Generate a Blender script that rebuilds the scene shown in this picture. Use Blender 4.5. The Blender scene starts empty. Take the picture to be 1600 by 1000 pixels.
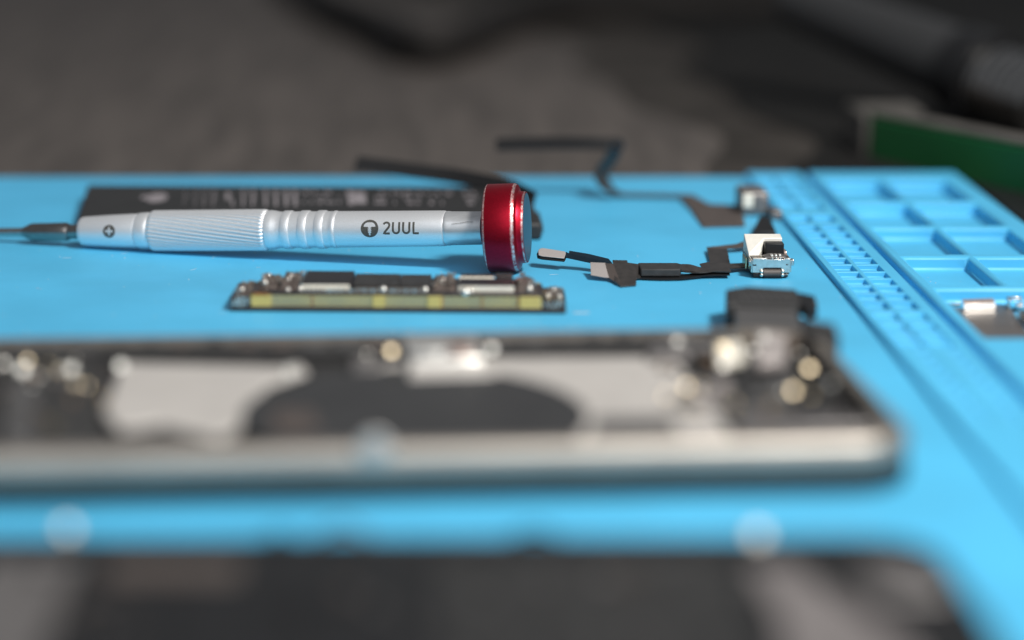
import bpy, bmesh, math, random
from mathutils import Vector, Matrix
random.seed(7)
R = math.radians
SC = bpy.context.scene
COL = SC.collection
S = 0.001                      # all coordinates below are millimetres

# ------------------------------------------------------------------ camera
F, CX, CY, H = 3500.0, 645.0, 500.0, 105.0
TH = math.atan(850.0 / F)
st, ct = math.sin(TH), math.cos(TH)
cam_d = bpy.data.cameras.new('camera')
cam = bpy.data.objects.new('camera', cam_d); COL.objects.link(cam)
cam.location = (0, 0, H * S)
cam.rotation_euler = (R(90) - TH, 0, 0)
cam_d.sensor_width = 36.0
cam_d.lens = 36.0 * F / 1600.0
cam_d.shift_x = (800 - CX) / 1600.0
cam_d.clip_start = 0.01; cam_d.clip_end = 50
cam_d.dof.use_dof = True
cam_d.dof.focus_distance = 0.488
cam_d.dof.aperture_fstop = 4.45
SC.camera = cam

# ------------------------------------------------------------------ light
w = bpy.data.worlds.new('World'); SC.world = w; w.use_nodes = True
bg = w.node_tree.nodes['Background']
bg.inputs[0].default_value = (0.86, 0.92, 1.0, 1); bg.inputs[1].default_value = 0.17
def area(name, loc, target, sx, sy, power, color):
    d = bpy.data.lights.new(name, 'AREA'); d.shape = 'RECTANGLE'; d.size = sx; d.size_y = sy
    d.energy = power; d.color = color
    o = bpy.data.objects.new(name, d); COL.objects.link(o)
    o.location = loc
    o.rotation_euler = (Vector(target) - Vector(loc)).to_track_quat('-Z', 'Y').to_euler()
    return o
area('bench_lamp', (0.42, 0.02, 0.74), (0.03, 0.47, 0), 0.15, 0.15, 10.2, (1.0, 0.965, 0.91))
area('window_light', (0.35, -1.05, 1.00), (0.03, 0.45, 0.05), 1.8, 1.7, 13.0, (0.90, 0.95, 1.0))
SC.view_settings.view_transform = 'Standard'
SC.view_settings.look = 'None'
SC.view_settings.exposure = 0.0
SC.view_settings.gamma = 1.0

# ------------------------------------------------------------------ placing
def G(px, py, z=0.0):
    """world point (mm) at height z seen at photograph pixel px, py"""
    v = (py - CY) / F
    dy, dz = ct - v * st, -st - v * ct
    t = (z - H) / dz
    return Vector(((px - CX) / F * t, dy * t, z))
def GY(px, py, Y):
    """world point (mm) at ground distance Y"""
    v = (py - CY) / F
    dy, dz = ct - v * st, -st - v * ct
    t = Y / dy
    return Vector(((px - CX) / F * t, Y, H + dz * t))

# ------------------------------------------------------------------ materials
def material(name, base, rough=0.5, metal=0.0, var=0.0, vscale=300.0, bump=0.0, bscale=2000.0, spec=0.5,
             coat=0.0, base2=None, detail=4.0, stretch=None, rvar=0.0):
    m = bpy.data.materials.new(name); m.use_nodes = True
    nt = m.node_tree; p = nt.nodes['Principled BSDF']
    p.inputs['Base Color'].default_value = (*base, 1)
    p.inputs['Roughness'].default_value = rough
    p.inputs['Metallic'].default_value = metal
    p.inputs['Specular IOR Level'].default_value = spec
    p.inputs['Coat Weight'].default_value = coat
    tc = nt.nodes.new('ShaderNodeTexCoord')
    src = tc.outputs['Object']
    if stretch:
        mp = nt.nodes.new('ShaderNodeMapping'); mp.inputs['Scale'].default_value = stretch
        nt.links.new(src, mp.inputs['Vector']); src = mp.outputs['Vector']
    if var > 0 or base2 or rvar > 0:
        n = nt.nodes.new('ShaderNodeTexNoise'); n.inputs['Scale'].default_value = vscale
        n.inputs['Detail'].default_value = detail
        nt.links.new(src, n.inputs['Vector'])
        if var > 0 or base2:
            mx = nt.nodes.new('ShaderNodeMix'); mx.data_type = 'RGBA'
            b2 = base2 or tuple(max(0, c * (1 - var)) for c in base)
            b1 = base if base2 else tuple(min(1, c * (1 + var)) for c in base)
            mx.inputs['A'].default_value = (*b1, 1); mx.inputs['B'].default_value = (*b2, 1)
            mr = nt.nodes.new('ShaderNodeMapRange')
            mr.inputs['From Min'].default_value = 0.35; mr.inputs['From Max'].default_value = 0.65
            nt.links.new(n.outputs['Fac'], mr.inputs['Value'])
            nt.links.new(mr.outputs['Result'], mx.inputs['Factor'])
            nt.links.new(mx.outputs['Result'], p.inputs['Base Color'])
        if rvar > 0:
            r2 = nt.nodes.new('ShaderNodeMapRange')
            r2.inputs['To Min'].default_value = max(0.02, rough - rvar); r2.inputs['To Max'].default_value = rough + rvar
            nt.links.new(n.outputs['Fac'], r2.inputs['Value'])
            nt.links.new(r2.outputs['Result'], p.inputs['Roughness'])
    if bump > 0:
        n2 = nt.nodes.new('ShaderNodeTexNoise'); n2.inputs['Scale'].default_value = bscale
        n2.inputs['Detail'].default_value = 3
        nt.links.new(src, n2.inputs['Vector'])
        b = nt.nodes.new('ShaderNodeBump'); b.inputs['Strength'].default_value = bump
        b.inputs['Distance'].default_value = 0.0002
        nt.links.new(n2.outputs['Fac'], b.inputs['Height']); nt.links.new(b.outputs['Normal'], p.inputs['Normal'])
    return m
M = {}
M['blue'] = material('blue_silicone', (0.083, 0.475, 0.77), 0.48, var=0.07, vscale=38, bump=0.14, bscale=3500, spec=0.5, rvar=0.10, detail=8)
M['desk'] = material('desk_top', (0.084, 0.071, 0.063), 0.7, var=0.22, vscale=150, bump=0.2, bscale=500, stretch=(1, 0.10, 1), detail=2)
M['alu'] = material('satin_aluminium', (0.88, 0.885, 0.90), 0.40, 0.66, var=0.035, vscale=3800, bump=0.14, bscale=7000, rvar=0.05)
M['alu_w'] = material('worn_aluminium', (0.78, 0.785, 0.80), 0.34, 0.75, var=0.12, vscale=500, bump=0.1, bscale=4000, stretch=(0.25, 1, 1))
M['steel'] = material('steel', (0.52, 0.50, 0.48), 0.22, 1.0, var=0.08, vscale=900, rvar=0.05)
M['gun'] = material('gunmetal', (0.34, 0.31, 0.29), 0.24, 1.0, var=0.08, vscale=900)
M['mark'] = material('laser_marking', (0.085, 0.08, 0.07), 0.6, 0.3, var=0.2, vscale=2500)
M['red'] = material('red_anodised', (0.46, 0.010, 0.028), 0.36, 0.9, var=0.10, vscale=2600, bump=0.10, bscale=5000)
M['worn'] = material('worn_red_edge', (0.50, 0.012, 0.025), 0.35, 0.9, base2=(0.86, 0.74, 0.72), vscale=1100, detail=8, bump=0.3, bscale=3000)
M['redchip'] = material('chipped_edge', (0.66, 0.42, 0.41), 0.5, 0.4)
M['capface'] = material('cap_face', (0.030, 0.090, 0.140), 0.5, 0.0, var=0.06, vscale=600)  # blue base stands in for the mat's reflection
M['black'] = material('black_plastic', (0.012, 0.012, 0.013), 0.48, bump=0.1, bscale=3000, spec=0.3)
M['blackm'] = material('matt_black', (0.030, 0.029, 0.029), 0.62, var=0.2, vscale=500, bump=0.1, bscale=3000)
M['batt'] = material('battery_wrap', (0.022, 0.0215, 0.0215), 0.55, var=0.12, vscale=70)
M['print'] = material('grey_print', (0.27, 0.245, 0.26), 0.6)
M['flex'] = material('flex_film', (0.034, 0.030, 0.028), 0.42, var=0.2, vscale=700, bump=0.08, bscale=1500)
M['flexb'] = material('flex_film_brown', (0.080, 0.064, 0.057), 0.5, var=0.1, vscale=400)
M['navy'] = material('flex_film_navy', (0.003, 0.012, 0.022), 0.45, var=0.2, vscale=900)
M['pad'] = material('stiffener', (0.50, 0.45, 0.43), 0.45, 0.35, var=0.06, vscale=5000, bump=0.15, bscale=9000)
M['nickel'] = material('nickel', (0.76, 0.73, 0.68), 0.25, 1.0, var=0.08, vscale=900, rvar=0.08)
M['bright'] = material('bright_tin', (0.86, 0.84, 0.80), 0.30, 0.75, var=0.04, vscale=900)
M['copper'] = material('rosy_copper', (0.86, 0.66, 0.57), 0.30, 0.9, var=0.10, vscale=1500, stretch=(1, 1, 0.2))
M['shield'] = material('brushed_shield', (0.30, 0.265, 0.245), 0.42, 0.8, var=0.10, vscale=900, stretch=(0.08, 1.2, 1), bump=0.05)
M['pcb'] = material('dark_board', (0.034, 0.027, 0.026), 0.40, var=0.3, vscale=900, bump=0.2, bscale=1500)
M['gold'] = material('gold_edge', (0.60, 0.50, 0.20), 0.5, 0.1, base2=(0.46, 0.42, 0.21), vscale=160)
M['goldb'] = material('gold_edge_pad', (0.60, 0.45, 0.14), 0.45, 0.2, var=0.08, vscale=400)
M['scorch'] = material('scorched_resin', (0.30, 0.12, 0.02), 0.4, var=0.4, vscale=900)
M['chip'] = material('chip_top', (0.016, 0.014, 0.016), 0.50, var=0.15, vscale=400)
M['solder'] = material('solder', (0.78, 0.76, 0.70), 0.28, 0.95)
M['ceramic'] = material('capacitor_body', (0.20, 0.14, 0.10), 0.5, var=0.2, vscale=900)
M['glue'] = material('clear_resin', (0.10, 0.080, 0.070), 0.38, var=0.4, vscale=700, bump=0.5, bscale=900)
M['plate'] = material('midframe_plate', (0.60, 0.565, 0.53), 0.42, 0.25, var=0.05, vscale=120)
M['rim'] = material('steel_band', (0.44, 0.40, 0.355), 0.46, 0.85, var=0.06, vscale=100)
M['coil'] = material('graphite_sheet', (0.034, 0.034, 0.035), 0.5, var=0.1, vscale=80)
M['dgrey'] = material('dark_grey_film', (0.075, 0.073, 0.073), 0.5, var=0.1, vscale=60)
M['mgrey'] = material('grey_shield', (0.22, 0.205, 0.20), 0.42, 0.6, var=0.08, vscale=60)
M['brass'] = material('brass', (0.80, 0.66, 0.42), 0.25, 1.0)
M['green'] = material('green_board', (0.007, 0.12, 0.030), 0.5, var=0.1, vscale=20)
M['white'] = material('shaded_off_white_plastic', (0.09, 0.083, 0.075), 0.8, var=0.2, vscale=60)  # off-white darkened to carry the handle's shadow
M['rubber'] = material('black_rubber', (0.016, 0.014, 0.013), 0.7, var=0.2, vscale=60, spec=0.2)
M['charcoal'] = material('charcoal_handle', (0.032, 0.032, 0.033), 0.5)
M['cream'] = material('tinned_shield', (0.86, 0.81, 0.70), 0.45, 0.1, var=0.06, vscale=500)
M['glintn'] = material('glint_nickel', (0.62, 0.60, 0.56), 0.44, 1.0, var=0.08, vscale=900)
M['glintb'] = material('glint_brass', (0.66, 0.55, 0.38), 0.44, 1.0)
M['shade'] = material('charcoal_shade', (0.010, 0.0095, 0.009), 0.9, var=0.2, vscale=40, spec=0.2)
M['glintd'] = material('dull_nickel', (0.26, 0.26, 0.25), 0.46, 1.0)
M['whiteplate'] = material('white_tin', (0.90, 0.86, 0.78), 0.35, 0.15, var=0.03, vscale=900)
M['shade2'] = material('dark_grey_shade', (0.040, 0.035, 0.031), 0.85, var=0.3, vscale=40, spec=0.2)
M['strip'] = material('speaker_foil', (0.22, 0.20, 0.197), 0.5, 0.3, var=0.2, vscale=60)
M['dust'] = material('dust', (0.55, 0.58, 0.6), 0.8)

# ------------------------------------------------------------------ mesh builder
class MB:
    def __init__(s): s.v = []; s.f = []; s.m = []
    def add(s, vs, fs, mi=0):
        o = len(s.v); s.v += [Vector(v) for v in vs]
        s.f += [tuple(i + o for i in f) for f in fs]; s.m += [mi] * len(fs)
    def box(s, x0, x1, y0, y1, z0, z1, mi=0, fr=None):
        vs = [Vector((x, y, z)) for z in (z0, z1) for y in (y0, y1) for x in (x0, x1)]
        if fr is not None: vs = [fr @ v for v in vs]
        s.add(vs, [(0, 2, 3, 1), (4, 5, 7, 6), (0, 1, 5, 4), (2, 6, 7, 3), (0, 4, 6, 2), (1, 3, 7, 5)], mi)
    def prism(s, pts, z0, z1, mi=0, fr=None):
        """pts: list of 2-D/3-D points (counter-clockwise from above)"""
        n = len(pts)
        a = sum(pts[i][0] * pts[(i + 1) % n][1] - pts[(i + 1) % n][0] * pts[i][1] for i in range(n))
        if a < 0: pts = pts[::-1]
        vs = [Vector((p[0], p[1], z0)) for p in pts] + [Vector((p[0], p[1], z1)) for p in pts]
        if fr is not None: vs = [fr @ v for v in vs]
        s.add(vs, [tuple(range(n))[::-1], tuple(range(n, 2 * n))] + [(i, (i + 1) % n, (i + 1) % n + n, i + n) for i in range(n)], mi)
    def loft(s, rings, mi=0, cap=True, closed=True):
        o = len(s.v); n = len(rings[0])
        for r in rings: s.v += [Vector(p) for p in r]
        for k in range(len(rings) - 1):
            for i in range(n if closed else n - 1):
                j = (i + 1) % n
                s.f.append((o + k * n + i, o + k * n + j, o + (k + 1) * n + j, o + (k + 1) * n + i)); s.m.append(mi)
        if cap:
            s.f.append(tuple(o + i for i in range(n))[::-1]); s.m.append(mi)
            e = o + (len(rings) - 1) * n
            s.f.append(tuple(e + i for i in range(n))); s.m.append(mi)
    def tube(s, pts, r, n=10, mi=0):
        pts = [Vector(p) for p in pts]
        rr = r if isinstance(r, (list, tuple)) else [r] * len(pts)
        rings = []
        for i, p in enumerate(pts):
            d = (pts[min(i + 1, len(pts) - 1)] - pts[max(i - 1, 0)]).normalized()
            a = d.cross(Vector((0, 0, 1)))
            if a.length < 1e-3: a = Vector((1, 0, 0))
            a.normalize(); b = a.cross(d)
            rings.append([p + (a * math.cos(2 * math.pi * k / n) + b * math.sin(2 * math.pi * k / n)) * rr[i] for k in range(n)])
        s.loft(rings, mi)
    def ribbon(s, pts, wid, th, mi=0):
        """pts centre line; wid list of width vectors; a thin strip of thickness th"""
        rings = []
        for i, p in enumerate(pts):
            p = Vector(p); wv = Vector(wid[i]) if isinstance(wid, list) else Vector(wid)
            d = (Vector(pts[min(i + 1, len(pts) - 1)]) - Vector(pts[max(i - 1, 0)])).normalized()
            nn = wv.cross(d).normalized() * th / 2
            rings.append([p - wv / 2 - nn, p + wv / 2 - nn, p + wv / 2 + nn, p - wv / 2 + nn])
        s.loft(rings, mi)
    def lathe(s, prof, n=64, mi=0, fr=None, mats=None):
        """prof: (x along axis, radius); axis is local X"""
        o = len(s.v)
        for x, r in prof:
            for k in range(n):
                a = 2 * math.pi * k / n
                v = Vector((x, r * math.cos(a), r * math.sin(a)))
                s.v.append(fr @ v if fr is not None else v)
        for j in range(len(prof) - 1):
            for k in range(n):
                l = (k + 1) % n
                s.f.append((o + j * n + k, o + (j + 1) * n + k, o + (j + 1) * n + l, o + j * n + l)); s.m.append(mats[j] if mats else mi)
        s.f.append(tuple(o + k for k in range(n))); s.m.append(mats[0] if mats else mi)
        e = o + (len(prof) - 1) * n
        s.f.append(tuple(e + k for k in range(n))[::-1]); s.m.append(mats[-1] if mats else mi)
    def cyl(s, c, r, z0, z1, n=20, mi=0):
        s.prism([(c[0] + r * math.cos(2 * math.pi * k / n), c[1] + r * math.sin(2 * math.pi * k / n)) for k in range(n)], z0, z1, mi)
    def build(s, name, mats, parent=None, bevel=0.0, seg=2, angle=35, local=False, center=True):
        me = bpy.data.meshes.new(name)
        org = Vector((0, 0, 0))
        if center and s.v:
            lo = Vector([min(v[i] for v in s.v) for i in range(3)]); hi = Vector([max(v[i] for v in s.v) for i in range(3)])
            org = Vector(((lo.x + hi.x) / 2, (lo.y + hi.y) / 2, lo.z))
        me.from_pydata([(v - org) * S for v in s.v], [], s.f)
        for m in (mats if isinstance(mats, (list, tuple)) else [mats]): me.materials.append(m)
        me.polygons.foreach_set('material_index', s.m)
        me.polygons.foreach_set('use_smooth', [True] * len(me.polygons))
        bm = bmesh.new(); bm.from_mesh(me)
        bmesh.ops.recalc_face_normals(bm, faces=bm.faces)
        bm.to_mesh(me); bm.free()
        me.set_sharp_from_angle(angle=R(angle))
        me.update()
        o = bpy.data.objects.new(name, me); COL.objects.link(o)
        if parent is not None:
            o.parent = parent
            base = Vector((0, 0, 0)) if local else abs_loc(parent)
            o.location = org * S - base
        else:
            o.location = org * S
        if bevel > 0:
            b = o.modifiers.new('bevel', 'BEVEL'); b.width = bevel * S; b.segments = seg
            b.limit_method = 'ANGLE'; b.angle_limit = R(40); b.harden_normals = False
        return o
def abs_loc(o):
    l = Vector(o.location)
    while o.parent is not None:
        o = o.parent; l = l + Vector(o.location)
    return l
def tag(o, label=None, cat=None, group=None, kind=None):
    for k, v in (('label', label), ('category', cat), ('group', group), ('kind', kind)):
        if v: o[k] = v
    return o
def empty(name, loc, label, cat, rot=(0, 0, 0), group=None):
    o = bpy.data.objects.new(name, None); COL.objects.link(o)
    o.location = Vector(loc) * S; o.rotation_euler = rot; o.empty_display_size = 0.01
    return tag(o, label, cat, group)
def catmull(pts, n=8):
    pts = [Vector(p) for p in pts]; out = []
    q = [pts[0]] + pts + [pts[-1]]
    for i in range(1, len(q) - 2):
        for k in range(n):
            t = k / n
            out.append(0.5 * ((2 * q[i]) + (q[i + 1] - q[i - 1]) * t + (2 * q[i - 1] - 5 * q[i] + 4 * q[i + 1] - q[i + 2]) * t * t
                              + (3 * q[i] - q[i - 1] - 3 * q[i + 1] + q[i + 2]) * t ** 3))
    out.append(pts[-1]); return out
def pxs(lst, z): return [G(x, y, z) for x, y in lst]

# ------------------------------------------------------------------ desk
b = MB(); b.box(-2500, 2500, -400, 6000, -40, -3.2)
desk = b.build('desk', M['desk']); tag(desk, 'dark grey brown desk top running away behind the mat', kind='structure')

# ------------------------------------------------------------------ silicone mat
XL, XA, XB, XC, XR, YN, YF = -420, 89.8, 104.3, 106.0, 146.0, 40, 596
mat_t = empty('silicone_mat', (0, 300, -3.0), 'sky blue silicone repair mat with raised ruler strip and tray of compartments', 'mat')
def heightfield(name, x0, x1, y0, y1, top, bot, pockets, bev):
    """pockets: (xa, xb, ya, yb, floor z)"""
    xs = sorted({x0, x1, *[p[0] for p in pockets], *[p[1] for p in pockets]})
    ys = sorted({y0, y1, *[p[2] for p in pockets], *[p[3] for p in pockets]})
    def hz(i, j):
        if not (0 <= i < len(xs) - 1 and 0 <= j < len(ys) - 1): return bot
        cx, cy = (xs[i] + xs[i + 1]) / 2, (ys[j] + ys[j + 1]) / 2
        for a, c, d, e, z in pockets:
            if a < cx < c and d < cy < e: return z
        return top
    vid = {}; vs = []; fs = []
    def V_(x, y, z):
        k = (round(x, 4), round(y, 4), round(z, 4))
        if k not in vid: vid[k] = len(vs); vs.append(k)
        return vid[k]
    for i in range(len(xs) - 1):
        for j in range(len(ys) - 1):
            z = hz(i, j); a, c, d, e = xs[i], xs[i + 1], ys[j], ys[j + 1]
            fs.append((V_(a, d, z), V_(c, d, z), V_(c, e, z), V_(a, e, z)))
            for (ni, nj, p, q) in ((i + 1, j, (c, d), (c, e)), (i - 1, j, (a, e), (a, d)), (i, j + 1, (c, e), (a, e)), (i, j - 1, (a, d), (c, d))):
                z2 = hz(ni, nj)
                if z2 < z - 1e-6:
                    fs.append((V_(p[0], p[1], z), V_(p[0], p[1], z2), V_(q[0], q[1], z2), V_(q[0], q[1], z)))
    mb = MB(); mb.add(vs, fs)
    return mb.build(name, M['blue'], mat_t, bevel=bev, seg=2)
heightfield('main_sheet', XL, XA + 1, YN, YF, 0.0, -3.0, [], 0.5)
def Yrow(y, z=1.3): return G(700, y, z).y
near = [346, 361, 371.5, 382.2, 392, 401.7, 412.2, 423.5, 434, 445, 456.5, 468.5, 483.5, 502, 517, 529, 541]
cells = []
prev = Yrow(330)
for y in near:
    Y0 = Yrow(y); d = min(prev - 1.0, Y0 + 7.6)
    for a, c in ((91.3, 95.9), (96.9, 101.7)): cells.append((a, c, Y0, d, 0.15 if y < 500 else 0.5))
    prev = Y0
for k in range(9):
    for a, c in ((93.6, 95.7), (99.6, 101.7)):
        cells.append((a, c, prev - 4.6, prev - 2.0, 0.7))
    prev -= 5.6
for k in range(4):
    Y0 = Yrow(330) + 2 + k * 12
    for a, c in ((91.3, 95.9), (96.9, 101.7)): cells.append((a, c, Y0, Y0 + 10, 0.5))
heightfield('ruler_strip', XA, XB, YN, YF, 1.3, -3.0, cells, 0.16)
heightfield('strip_channel', XB - 0.5, XC + 0.5, YN, YF, -0.5, -3.0, [], 0.0)
pk = []
for a, c in ((553.5, 583), (521.5, 550), (488.5, 518.5), (457, 485.5)):
    pk += [(108.6, 123.1, a, c, -1.6), (124.8, 140.4, a, c, -1.6)]
pk += [(108.6, 140.4, 412, 454, -1.6)]
pk += [(108.6, 140.4, 250, 375, -0.8)]
heightfield('compartment_tray', XC, XR, YN, YF, 1.5, -3.0, pk, 0.7)
# dust and lint on the silicone
b = MB()
for k in range(150):
    px, py = random.uniform(0, 1500), random.uniform(385, 640)
    p = G(px, py, 0.0)
    if p.x > 89 or p.y < 300: continue
    r = random.uniform(0.05, 0.15)
    b.box(p.x - r, p.x + r, p.y - r, p.y + r, 0.0, r)
for k in range(40):
    p = Vector((random.uniform(109, 140), random.uniform(413, 486), -1.6)); r = random.uniform(0.05, 0.14)
    if 454 < p.y < 457: continue
    b.box(p.x - r, p.x + r, p.y - r, p.y + r, -1.6, -1.6 + r)
for k in range(22):
    p = G(random.uniform(0, 1330), random.uniform(390, 520), 0.05); a0 = random.uniform(0, 6.3); P = [p]
    if p.x > 86: continue
    for _ in range(6):
        a0 += random.uniform(-.6, .6); P.append(P[-1] + Vector((math.cos(a0), math.sin(a0), 0)) * random.uniform(.2, .55))
    b.tube(P, 0.035, 5)
q = G(896, 489, .05); b.box(q.x, q.x + 3.2, q.y, q.y + .5, 0.02, .12)
tag(b.build('dust', M['dust']), 'tiny pale dust specks scattered over the blue mat', 'dust', kind='stuff')

# ------------------------------------------------------------------ screwdriver
AL, EP = R(15.2), R(3.5)
capC = G(783, 356, 9.65)
drv = empty('screwdriver', (capC.x, capC.y, 0), 'silver precision screwdriver with spiral knurled grip and red spinning cap', 'screwdriver')
ax = Vector((math.cos(AL) * math.cos(EP), -math.sin(AL) * math.cos(EP), math.sin(EP)))
zz = Vector((0, 0, 1)); side = zz.cross(ax).normalized(); up = ax.cross(side).normalized()
FR = Matrix(((ax.x, side.x, up.x, capC.x), (ax.y, side.y, up.y, capC.y), (ax.z, side.z, up.z, capC.z), (0, 0, 0, 1)))
def proj(p):
    d = p - Vector((0, 0, H)); z = d.y * ct - d.z * st
    return CX + F * d.x / z, CY - F * (d.y * st + d.z * ct) / z, z
def T(px):
    lo, hi = -200.0, 40.0
    for _ in range(50):
        m_ = (lo + hi) / 2
        if proj(FR @ Vector((m_, 0, 0)))[0] < px: lo = m_
        else: hi = m_
    return lo
def rad(px, rp): return rp * proj(FR @ Vector((T(px), 0, 0)))[2] / F
def P_(lst): return [(T(x), rad(x, r)) for x, r in lst]
def lathe_part(name, lst, m, n=72, bevel=0):
    b = MB(); b.lathe(P_(lst), n=n, fr=FR); return b.build(name, m, drv, angle=32)
t0 = T(40)
b = MB(); b.lathe([(t0 - 42, 0.25), (t0 - 40, 0.55), (t0 - 26, 0.75), (t0 - 24, 0.95), (t0 + 1, 0.98)], n=32, fr=FR); b.build('shaft', M['steel'], drv)
b = MB(); pr = P_([(36, 7), (41, 9.5), (50, 13.6), (104, 14.4), (108, 12.5), (109, 11), (130, 11.2)])
b.lathe(pr, n=48, fr=FR); b.build('collet', M['gun'], drv, angle=28)
lathe_part('nose', [(127.5, 14), (128, 20.5), (130, 22.4), (134, 23.2), (175, 25.6), (214, 27.2), (216, 26.8), (216.5, 25.8)], M['alu'])
lathe_part('collar', [(216.5, 25.5), (218, 27.6), (221, 28.6), (232, 29.2), (236, 28.6), (238, 27.5)], M['alu'])
# spiral knurled grip
b = MB(); n = 33 * 14; rings = []
x0, x1 = T(237), T(421); r0 = rad(240, 32.2); r1 = rad(418, 32.6)
NS = 46
for j in range(NS + 1):
    t = j / NS; x = x0 + (x1 - x0) * t
    e = min(t, 1 - t) * (x1 - x0)
    rr = r0 + (r1 - r0) * t
    sh = 0.62 * max(0, 1 - e / 0.8) ** 2
    amp = 0.42 * min(1, max(0, (e - 0.15) / 0.9))
    ring = []
    for k in range(n):
        a = 2 * math.pi * k / n
        ph = 33 * (a + 0.86 * t)
        wv = 0.5 + 0.5 * math.cos(ph); wv = 1 - (1 - wv) ** 2.2
        r = rr - sh - amp * (1 - wv)
        ring.append(FR @ Vector((x, -r * math.cos(a), r * math.sin(a))))
    rings.append(ring)
b.loft(rings); b.build('grip', M['alu'], drv, angle=60)
ringprof = [(420, 27), (421, 30.4), (424, 31.0), (432, 30.0), (437, 28.6), (443, 28.4)]
for cx_ in (452, 479, 505):
    ringprof += [(cx_ - 6.5, 28.6), (cx_ - 6.2, 29.6), (cx_ - 5.2, 30.1), (cx_ + 4.6, 30.1), (cx_ + 5.8, 29.5), (cx_ + 6.2, 28.5), (cx_ + 13, 28.4)]
ringprof += [(522, 28.4), (524, 29.3), (527, 29.3), (529, 28.4)]
lathe_part('ringed_neck', ringprof, M['alu'])
lathe_part('barrel', [(529, 27.6), (530, 28.4), (640, 28.1), (694, 27.9), (697, 27.4), (697.5, 26.8)], M['alu'])
lathe_part('neck', [(697, 26.2), (698, 26.8), (702, 27.2), (706, 26.4), (756, 26.0)], M['alu_w'])
# laser markings, wrapped on the barrel
def wrap(name, polys, pxc, yc_deg, m=None, lift=0.02):
    """polys in px units (u along, v up) round the mark centre"""
    xc = T(pxc + 9.5); k = proj(FR @ Vector((xc, 0, 0)))[2] / F
    rb = None
    b = MB()
    for poly in polys:
        vs = []
        for u, v in poly:
            rr = rad_at(xc + u * k) + lift
            a = R(yc_deg) + v * k / rr
            vs.append(FR @ Vector((xc + u * k, -rr * math.cos(a), rr * math.sin(a))))
        b.add(vs, [tuple(range(len(vs)))])
    return b.build(name, M['mark'], drv, angle=60)
profR = P_([(128, 22.2), (134, 23.2), (175, 25.6), (214, 27.2), (530, 28.4), (640, 28.1), (694, 27.9)])
def rad_at(x):
    for (a, ra), (c, rc) in zip(profR, profR[1:]):
        if a <= x <= c: return ra + (rc - ra) * (x - a) / (c - a)
    return profR[-1][1]
def stroke(pts, wd):
    """quads along a polyline plus small round joins"""
    out = []
    P = []
    for (a, c) in zip(pts, pts[1:]):
        L = math.dist(a, c); k = max(1, int(L / 2))
        P += [(a[0] + (c[0] - a[0]) * i / k, a[1] + (c[1] - a[1]) * i / k) for i in range(k)]
    P.append(pts[-1])
    L, Rr = [], []
    for i, p in enumerate(P):
        q0, q1 = P[max(0, i - 1)], P[min(len(P) - 1, i + 1)]
        dx, dy = q1[0] - q0[0], q1[1] - q0[1]; d = math.hypot(dx, dy) or 1
        nx, ny = -dy / d * wd / 2, dx / d * wd / 2
        L.append((p[0] + nx, p[1] + ny)); Rr.append((p[0] - nx, p[1] - ny))
    for i in range(len(P) - 1): out.append([L[i], Rr[i], Rr[i + 1], L[i + 1]])
    return out
def arc(cx, cy, r, a0, a1, n=12, ry=None):
    return [(cx + r * math.cos(R(a0 + (a1 - a0) * i / n)), cy + (ry or r) * math.sin(R(a0 + (a1 - a0) * i / n))) for i in range(n + 1)]
def annulus_fill(r, holes, step=0.8):
    """disc as small cells leaving out the cells inside the cut-out shapes"""
    out = []; n = int(2 * r / step) + 1
    for i in range(n):
        for j in range(n):
            u, v = -r + i * step, -r + j * step
            cu, cv = u + step / 2, v + step / 2
            if cu * cu + cv * cv > r * r or any(h(cu, cv) for h in holes): continue
            out.append([(u, v), (u + step, v), (u + step, v + step), (u, v + step)])
    return out
def disc_mark(r, cut, rows=0.4):
    """disc built of thin rows with exact round ends, minus horizontal spans returned by cut(v)"""
    out = []; v = -r
    while v < r - 1e-6:
        v1 = v + rows; vm = (v + v1) / 2
        wv = math.sqrt(max(0, r * r - vm * vm))
        spans = [(-wv, wv)]
        for (a, c) in cut(vm):
            ns = []
            for (p, q) in spans:
                if c <= p or a >= q: ns.append((p, q)); continue
                if a > p: ns.append((p, a))
                if c < q: ns.append((c, q))
            spans = ns
        for p, q in spans:
            if q - p > 0.05: out.append([(p, v), (q, v), (q, v1), (p, v1)])
        v = v1
    return out
PHI = 12.0
wrap('plus_mark', disc_mark(10.2, lambda v: ([(-6.4, 6.4)] if abs(v) < 1.7 else ([(-1.6, 1.6)] if abs(v) < 6.6 else []))
     + ([] if abs(math.hypot(v, 0)) > 20 else [])), 171, 11)
def screw_cut(v):
    out = []
    if 2.8 < v < 10.0:
        h_ = 9.4 * math.sqrt(max(0, 1 - ((v - 2.8) / 7.4) ** 2)) ** 0.9; out.append((-h_, h_))
    elif -11.6 < v <= 2.8:
        g = 2.6 * (1 if v > -5 else (v + 12.6) / 7.6)
        if (v + 20) % 2.9 > 0.55: out.append((-g - 0.4 * ((v + 20) % 2.9 > 1.6), g + 0.4 * ((v + 20) % 2.9 > 1.6)))
        else: out.append((-g * 0.4, g * 0.4))
    return out
wrap('screw_emblem', disc_mark(14.2, screw_cut), 576.0, 12.5)
hgt, wl = 19.0, 3.3
let = []
def U(x): return stroke([(x, hgt / 2), (x, -hgt / 2 + 5)] + arc(x + 5, -hgt / 2 + 6.3, 5, 180, 360, 12, 4.9) + [(x + 10, hgt / 2)], wl)
let += stroke(arc(-26.0, 4.8, 4.7, 165, -20, 12, 4.2) + [(-22.4, 1.2), (-30.6, -8.4), (-20.6, -8.4)], wl)
let += U(-15.4) + U(1.0) + stroke([(17.6, hgt / 2), (17.6, -8.4), (26.0, -8.4)], wl)
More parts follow.
